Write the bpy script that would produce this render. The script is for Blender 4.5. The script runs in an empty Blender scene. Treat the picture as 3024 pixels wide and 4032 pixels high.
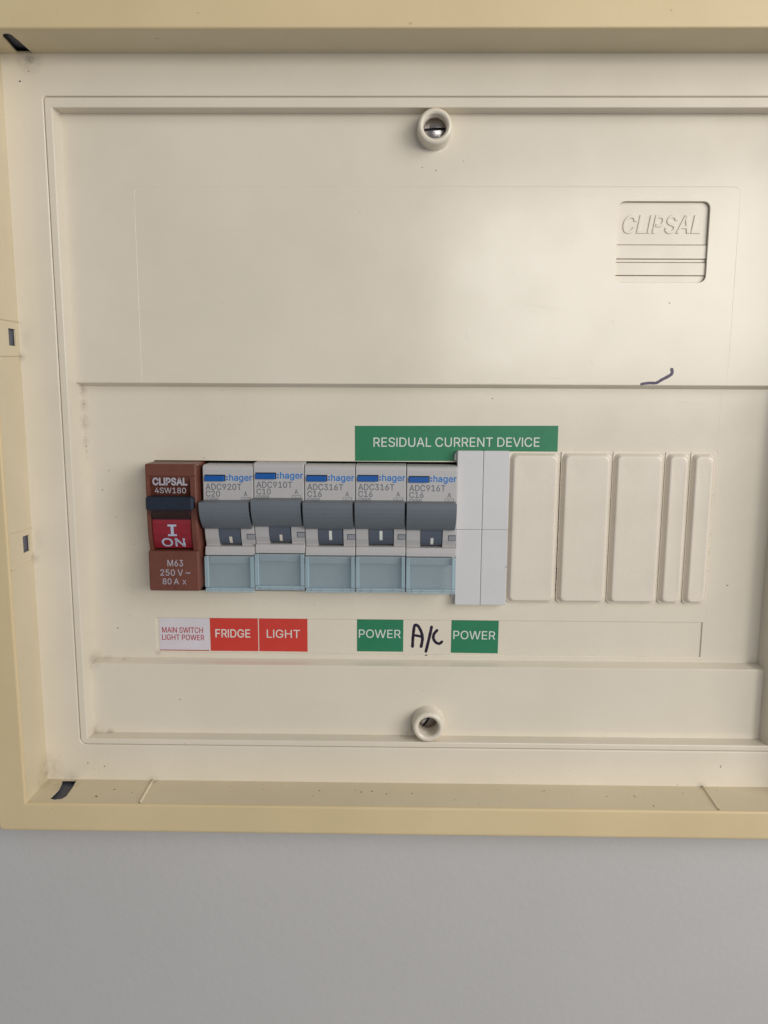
import bpy, math, random, json
from mathutils import Vector, Matrix
from mathutils.geometry import tessellate_polygon, delaunay_2d_cdt
random.seed(7)
S = 0.001                                   # everything below is in millimetres
SC = bpy.context.scene
COL = SC.collection
# ------------------------------------------------------------------ camera
cam = bpy.data.cameras.new('camera'); cam.sensor_fit = 'VERTICAL'; cam.sensor_height = 36.0
cam.sensor_width = 27.0; cam.lens = 36.0*3028/4032; cam.clip_start = 0.01; cam.clip_end = 50
camo = bpy.data.objects.new('camera', cam); COL.objects.link(camo)
right = Vector((0.99989197, 0.0138003, 0.00505984)); fwd = Vector((-0.01288227, 0.98853513, -0.1504405)); up = Vector((-0.00707795, 0.15035907, 0.98860612))
m3 = Matrix((right, up, -fwd)).transposed()
camo.matrix_world = Matrix.Translation((0, -0.262, 0)) @ m3.to_4x4()
SC.camera = camo
# ------------------------------------------------------------------ light
w = bpy.data.worlds.new('World'); SC.world = w; w.use_nodes = True
w.node_tree.nodes['Background'].inputs[0].default_value = (0.86, 0.90, 1.0, 1); w.node_tree.nodes['Background'].inputs[1].default_value = 0.22
def area(name, loc, target, sx, sy, power, color, spread=180):
    l = bpy.data.lights.new(name, 'AREA'); l.shape = 'RECTANGLE'; l.size = sx; l.size_y = sy; l.energy = power; l.color = color
    l.spread = math.radians(spread)
    o = bpy.data.objects.new(name, l); COL.objects.link(o); o.location = loc
    o.rotation_euler = (Vector(target)-Vector(loc)).to_track_quat('-Z', 'Y').to_euler(); return o
area('side_window_light', (0.60, -0.48, 0.22), (0.06, 0, -0.01), 0.36, 0.50, 3.5, (1.0, 0.97, 0.93))
area('window_light', (0.60, -1.5, 0.24), (0.05, 0, 0.0), 1.0, 0.43, 8.8, (1.0, 0.965, 0.91))
SC.view_settings.view_transform = 'Standard'; SC.view_settings.look = 'None'; SC.view_settings.exposure = 0.0; SC.view_settings.gamma = 1.0
# ------------------------------------------------------------------ materials
def lin(c): return tuple(((v/255)/12.92 if v/255 <= 0.04045 else ((v/255+0.055)/1.055)**2.4) for v in c)
def mat(name, rgb, rough=0.45, bump=0.25, bscale=1800, mottle=0.05, mscale=35, grain=0.03, metal=0, grime=None, spec=0.5, rvar=0.05, speck=0.0):
    m = bpy.data.materials.new(name); m.use_nodes = True; nt = m.node_tree; N = nt.nodes; L = nt.links
    b = N['Principled BSDF']; b.inputs['Roughness'].default_value = rough; b.inputs['Metallic'].default_value = metal
    b.inputs['Specular IOR Level'].default_value = spec
    tc = N.new('ShaderNodeTexCoord')
    def noise(scale, detail=3, rough_=0.55):
        n = N.new('ShaderNodeTexNoise'); n.inputs['Scale'].default_value = scale; n.inputs['Detail'].default_value = detail; n.inputs['Roughness'].default_value = rough_
        L.new(tc.outputs['Object'], n.inputs['Vector']); return n
    def ramp(src, lo, hi, a, c):
        r = N.new('ShaderNodeMapRange'); r.inputs[1].default_value = lo; r.inputs[2].default_value = hi; r.inputs[3].default_value = a; r.inputs[4].default_value = c
        L.new(src, r.inputs[0]); return r.outputs[0]
    def mixc(fac, a, c, blend='MIX'):
        x = N.new('ShaderNodeMix'); x.data_type = 'RGBA'; x.blend_type = blend
        if isinstance(fac, float): x.inputs[0].default_value = fac
        else: L.new(fac, x.inputs[0])
        for k, v in ((6, a), (7, c)):
            if isinstance(v, tuple): x.inputs[k].default_value = (*v, 1)
            else: L.new(v, x.inputs[k])
        return x.outputs[2]
    col = lin(rgb)
    dk = tuple(c*(1-mottle*2.2) for c in (col[0], col[1], col[2]*(1-mottle*0.8))); lt = tuple(min(1, c*(1+mottle)) for c in col)
    cur = mixc(ramp(noise(mscale, 5, 0.6).outputs[0], 0.3, 0.7, 0, 1), dk, lt)
    if grain:
        g = ramp(noise(2600, 1).outputs[0], 0.25, 0.75, 1-grain, 1+grain)
        cb = N.new('ShaderNodeCombineXYZ'); [L.new(g, cb.inputs[k]) for k in range(3)]
        cur = mixc(1.0, cur, cb.outputs[0], 'MULTIPLY')
    if speck:
        f = ramp(noise(420, 2, 0.5).outputs[0], 0.755, 0.79, 0, speck); cur = mixc(f, cur, lin((95, 78, 60)))
    if grime:
        tot = None
        for (gx, gh, gz, gr) in grime:
            v = N.new('ShaderNodeVectorMath'); v.operation = 'DISTANCE'; L.new(tc.outputs['Object'], v.inputs[0]); v.inputs[1].default_value = (gx*S-ROOT[0], -gh*S-ROOT[1], gz*S-ROOT[2])
            r = ramp(v.outputs['Value'], 0, gr*S, 1, 0)
            if tot is None: tot = r
            else:
                a = N.new('ShaderNodeMath'); a.operation = 'MAXIMUM'; L.new(tot, a.inputs[0]); L.new(r, a.inputs[1]); tot = a.outputs[0]
        n2 = ramp(noise(500, 5, 0.7).outputs[0], 0.35, 0.7, 0.1, 1)
        a = N.new('ShaderNodeMath'); a.operation = 'MULTIPLY'; L.new(tot, a.inputs[0]); L.new(n2, a.inputs[1])
        a2 = N.new('ShaderNodeMath'); a2.operation = 'MULTIPLY'; L.new(a.outputs[0], a2.inputs[0]); a2.inputs[1].default_value = 0.55
        cur = mixc(a2.outputs[0], cur, lin((92, 78, 58)))
    L.new(cur, b.inputs['Base Color'])
    rr = ramp(noise(mscale*3, 4).outputs[0], 0.3, 0.7, rough-rvar, rough+rvar); L.new(rr, b.inputs['Roughness'])
    if bump:
        bp = N.new('ShaderNodeBump'); bp.inputs['Strength'].default_value = bump; bp.inputs['Distance'].default_value = 0.00006
        L.new(noise(bscale, 2).outputs[0], bp.inputs['Height']); L.new(bp.outputs[0], b.inputs['Normal'])
    return m
ROOT = (0.012, 0.0, -0.150)
GR = [(-110, -9, 1, 3), (-110, -9, -4, 3), (-110, -9, -10, 3.5), (-110, -9, -17, 2.5), (-109.8, -7, -96.5, 4.5), (-105, -8, -96.8, 2.5), (-98, -8, -97, 2), (-109.3, -6, -123.6, 4.5), (-104, -5, -123.6, 2), (-127, 1, -137, 9), (-118, 4, -139.6, 6),
      (-117, 0, 105, 5), (-126, 0, 12, 2), (-126, 0, -57, 2.5), (6, -5, -123, 4), (150, 0, -139, 14), (112, 1, -139.6, 2.5), (-87, 1, -139.6, 2.5), (131, -9, -96, 3), (-86.5, -9, -94, 1.5)]
M_CREAM = mat('aged_cream_plastic', (224, 215, 198), 0.18, 0.10, 1500, 0.022, 28, 0.02, grime=GR, speck=0.35, spec=0.5, rvar=0.035)
M_BADGE = mat('badge_cream_plastic', (224, 215, 198), 0.3, 0.10, 1500, 0.02, 28, 0.02)
M_YELLOW = mat('yellowed_frame_plastic', (218, 197, 155), 0.40, 0.30, 1500, 0.03, 22, 0.02, speck=0.3)
M_WALLCREAM = mat('frame_inner_plastic', (218, 205, 176), 0.42, 0.30, 1500, 0.03, 26, 0.02, grime=GR, speck=0.5)
M_BLANK = mat('cream_blank_plastic', (224, 214, 199), 0.30, 0.25, 1500, 0.03, 45, 0.02, speck=0.3)
M_WHITE = mat('cool_white_plastic', (207, 206, 207), 0.33, 0.3, 1500, 0.015, 60, 0.02, speck=0.3)
M_GREY = mat('breaker_grey_plastic', (182, 180, 180), 0.5, 0.2, 2000, 0.02, 80, 0.03)
M_HANDLE = mat('slate_handle_plastic', (105, 113, 121), 0.45, 0.2, 2000, 0.03, 80, 0.04)
M_PANE = mat('window_grey', (150, 152, 160), 0.4, 0.1, 2000, 0.05, 80, 0.03)
M_SHADE = mat('window_edge_shade', (70, 72, 80), 0.6, 0, 1, 0.05, 80, 0.03)
M_STEM = mat('slate_lever_plastic', (84, 92, 106), 0.5, 0.2, 2000, 0.03, 80, 0.04)
M_BLUE = mat('blue_button_plastic', (6, 86, 164), 0.35, 0.1, 2000, 0.03, 80, 0.03)
M_BLUEINK = mat('blue_ink', (0, 112, 188), 0.5, 0, 1, 0.02, 80, 0.03)
M_GREYINK = mat('grey_ink', (106, 107, 115), 0.6, 0, 1, 0.02, 300, 0.10)
M_BROWN = mat('brown_plastic', (110, 63, 50), 0.42, 0.3, 1800, 0.08, 90, 0.05)
M_NAVY = mat('navy_lever_plastic', (22, 34, 52), 0.45, 0.5, 1600, 0.1, 200, 0.25)
M_MAROON = mat('maroon_lever_plastic', (44, 20, 28), 0.3, 0.2, 1800, 0.1, 200, 0.1)
M_RED = mat('red_rocker_plastic', (138, 30, 44), 0.42, 0.3, 1800, 0.05, 200, 0.06)
M_PALEINK = mat('pale_ink', (172, 168, 178), 0.6, 0, 1, 0.03, 500, 0.08)
M_RAISED = mat('rocker_lettering', (176, 186, 205), 0.5, 0, 1, 0.03, 500, 0.05)
M_GREEN = mat('green_sticker', (32, 122, 84), 0.5, 0.08, 900, 0.03, 120, 0.04)
M_REDST = mat('red_sticker', (203, 58, 46), 0.5, 0.08, 900, 0.02, 120, 0.03)
M_WHITEST = mat('white_sticker', (213, 207, 214), 0.5, 0.08, 900, 0.03, 120, 0.03)
M_STINK = mat('sticker_white_print', (218, 222, 214), 0.55, 0, 1, 0.02, 300, 0.02)
M_REDINK = mat('sticker_red_print', (170, 46, 48), 0.55, 0, 1, 0.02, 300, 0.03)
M_MARKER = mat('black_marker_ink', (34, 20, 48), 0.35, 0.1, 600, 0.2, 300, 0.1)
M_VIOLET = mat('violet_marker_ink', (50, 28, 74), 0.35, 0.1, 600, 0.25, 350, 0.1)
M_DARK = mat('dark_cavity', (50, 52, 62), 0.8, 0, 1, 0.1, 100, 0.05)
M_SLOT = mat('slot_backing', (92, 94, 108), 0.6, 0.2, 900, 0.1, 100, 0.05)
M_STEEL = mat('screw_steel', (165, 160, 162), 0.27, 0.5, 1800, 0.1, 300, 0.1, metal=1.0)
M_SPECK = mat('dirt', (58, 46, 40), 0.9, 0, 1, 0.2, 900, 0)
M_SCUFF = mat('scuff', (188, 178, 160), 0.7, 0, 1, 0.3, 250, 0)
M_RECESS_LINE = mat('painted_recess_line', (152, 138, 116), 0.9, 0, 1, 0.3, 250, 0)  # darker tone for the painted shade line round the badge recess, and its backing
M_PAINT = mat('painted_wall', (192, 190, 188), 0.7, 0, 0, 0.012, 12, 0.015)
def paint_bump(m):
    nt = m.node_tree; N = nt.nodes; L = nt.links; b = N['Principled BSDF']; tc = N.new('ShaderNodeTexCoord')
    n = N.new('ShaderNodeTexNoise'); n.inputs['Scale'].default_value = 420; n.inputs['Detail'].default_value = 4; L.new(tc.outputs['Object'], n.inputs['Vector'])
    bp = N.new('ShaderNodeBump'); bp.inputs['Strength'].default_value = 0.6; bp.inputs['Distance'].default_value = 0.00016
    L.new(n.outputs[0], bp.inputs['Height']); L.new(bp.outputs[0], b.inputs['Normal'])
paint_bump(M_PAINT)
def clear_mat(name, tint, lo, hi):
    m = bpy.data.materials.new(name); m.use_nodes = True; nt = m.node_tree; N = nt.nodes; L = nt.links
    out = N['Material Output']; b = N['Principled BSDF']
    b.inputs['Base Color'].default_value = (*lin((208, 226, 233)), 1); b.inputs['Roughness'].default_value = 0.15
    t = N.new('ShaderNodeBsdfTransparent'); t.inputs[0].default_value = tint
    lw = N.new('ShaderNodeLayerWeight'); lw.inputs[0].default_value = 0.35
    r = N.new('ShaderNodeMapRange'); r.inputs[3].default_value = lo; r.inputs[4].default_value = hi; L.new(lw.outputs['Facing'], r.inputs[0])
    mx = N.new('ShaderNodeMixShader'); L.new(r.outputs[0], mx.inputs[0]); L.new(t.outputs[0], mx.inputs[1]); L.new(b.outputs[0], mx.inputs[2])
    L.new(mx.outputs[0], out.inputs[0]); return m
M_CLEAR = clear_mat('tinted_clear_plastic', (0.885, 0.93, 0.95, 1), 0.10, 0.85)
M_RIB = clear_mat('tinted_clear_rib', (0.84, 0.92, 0.95, 1), 0.34, 0.9)

# ------------------------------------------------------------------ mesh helpers: points are (x right, h towards the viewer, z up) in mm
class MB:
    def __init__(s): s.v = []; s.f = []
    def pts(s, ps): i = len(s.v); s.v += [tuple(p) for p in ps]; return list(range(i, i+len(ps)))
    def ring(s, a, b, close=True):
        n = len(a)
        for i in range(n if close else n-1):
            j = (i+1) % n; s.f.append((a[i], a[j], b[j], b[i]))
    def cap(s, loops, P, w):
        """flat face with holes, loops of (u,v)"""
        flat = [q for l in loops for q in l]; ids = s.pts([P(u, v, w) for u, v in flat])
        for t in tessellate_polygon([[Vector((u, v, 0)) for u, v in l] for l in loops]): s.f.append(tuple(ids[k] for k in t))
        out = []; k = 0
        for l in loops: out.append(ids[k:k+len(l)]); k += len(l)
        return out
    def box(s, x0, x1, h0, h1, z0, z1, c=0.0):
        P = lambda u, v, w_: (u, w_, v)
        s.slab(rect(x0, z0, x1, z1), [], h1, h0, c, P, back=True)
    def slab(s, outer, holes, top, bot, r=0.3, P=None, back=False, rh=None, steps=3, hole_bot=None, draft=0.0):
        P = P or (lambda u, v, w_: (u, w_, v)); rh = r if rh is None else rh
        def prof(rr, b_, dr):
            if rr <= 0: return [(0, top), (-dr, b_)]
            o = [(rr*(1-math.sin(k/steps*math.pi/2)), top-rr*(1-math.cos(k/steps*math.pi/2))) for k in range(steps+1)]
            return o + [(-dr, b_)]
        po = prof(r, bot, draft); ph = prof(rh, bot if hole_bot is None else hole_bot, draft)
        loops = [offset(outer, -po[0][0])] + [offset(h_, ph[0][0]) for h_ in holes]
        ids = s.cap(loops, P, top)
        last = []
        for k, l in enumerate([outer]+list(holes)):
            pr = po if k == 0 else ph; sg = -1 if k == 0 else 1; cur = ids[k]
            for (d, hh) in pr[1:]:
                nx = s.pts([P(u, v, hh) for u, v in offset(l, sg*d)]); s.ring(cur, nx); cur = nx
        if back: s.cap([outer]+list(holes), P, bot)
    def sheet(s, outer, level): s.cap([outer], lambda u, v, w_: (u, w_, v), level)
    def extrude(s, prof, xs):
        """prof: closed (z,h) outline; xs: list of (x, inset)"""
        prev = None
        for x, ins in xs:
            pr = offset(ccw(prof), -ins) if ins else ccw(prof)
            cur = s.pts([(x, h_, z_) for z_, h_ in pr])
            if prev: s.ring(prev, cur)
            else: first = (x, pr)
            prev = cur; last = (x, pr)
        for x, pr in (first, last):
            s.cap([pr], lambda u, v, w_: (w_, v, u), x)
    def build(s, name, m, parent=None, root=(0, 0, 0), smooth=False):
        me = bpy.data.meshes.new(name)
        me.from_pydata([((x*S-root[0]), (-h_*S-root[1]), (z*S-root[2])) for x, h_, z in s.v], [], s.f); me.materials.append(m); me.update()
        if smooth: me.shade_smooth()
        o = bpy.data.objects.new(name, me); COL.objects.link(o)
        if parent: o.parent = parent
        return o
def rect(x0, z0, x1, z1): return [(x0, z0), (x1, z0), (x1, z1), (x0, z1)]
def rrect(x0, z0, x1, z1, r, n=5):
    rs = r if isinstance(r, (list, tuple)) else [r]*4; o = []
    for (cx, cz, a, rr) in ((x0, z0, 180, rs[0]), (x1, z0, 270, rs[1]), (x1, z1, 0, rs[2]), (x0, z1, 90, rs[3])):
        if rr <= 0: o.append((cx, cz)); continue
        ox = cx+rr if cx == x0 else cx-rr; oz = cz+rr if cz == z0 else cz-rr
        for k in range(n+1):
            t = math.radians(a+90*k/n); o.append((ox+rr*math.cos(t), oz+rr*math.sin(t)))
    return o
def circ(cx, cz, r, n=48): return [(cx+r*math.cos(2*math.pi*k/n), cz+r*math.sin(2*math.pi*k/n)) for k in range(n)]
def sarea(l): return sum(l[i][0]*l[(i+1) % len(l)][1]-l[(i+1) % len(l)][0]*l[i][1] for i in range(len(l)))/2
def ccw(l): return l if sarea(l) > 0 else l[::-1]
def offset(l, d):
    """positive d grows a loop outward (whatever its winding)"""
    if abs(d) < 1e-9: return list(l)
    sg = 1 if sarea(l) > 0 else -1; n = len(l); o = []
    for i in range(n):
        a, b, c = l[i-1], l[i], l[(i+1) % n]
        def nr(p, q):
            dx, dy = q[0]-p[0], q[1]-p[1]; L_ = math.hypot(dx, dy) or 1e-9; return (dy/L_*sg, -dx/L_*sg)
        n1 = nr(a, b); n2 = nr(b, c); k = 1+n1[0]*n2[0]+n1[1]*n2[1]
        k = max(k, 0.35); o.append((b[0]+d*(n1[0]+n2[0])/k, b[1]+d*(n1[1]+n2[1])/k))
    return o
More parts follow.
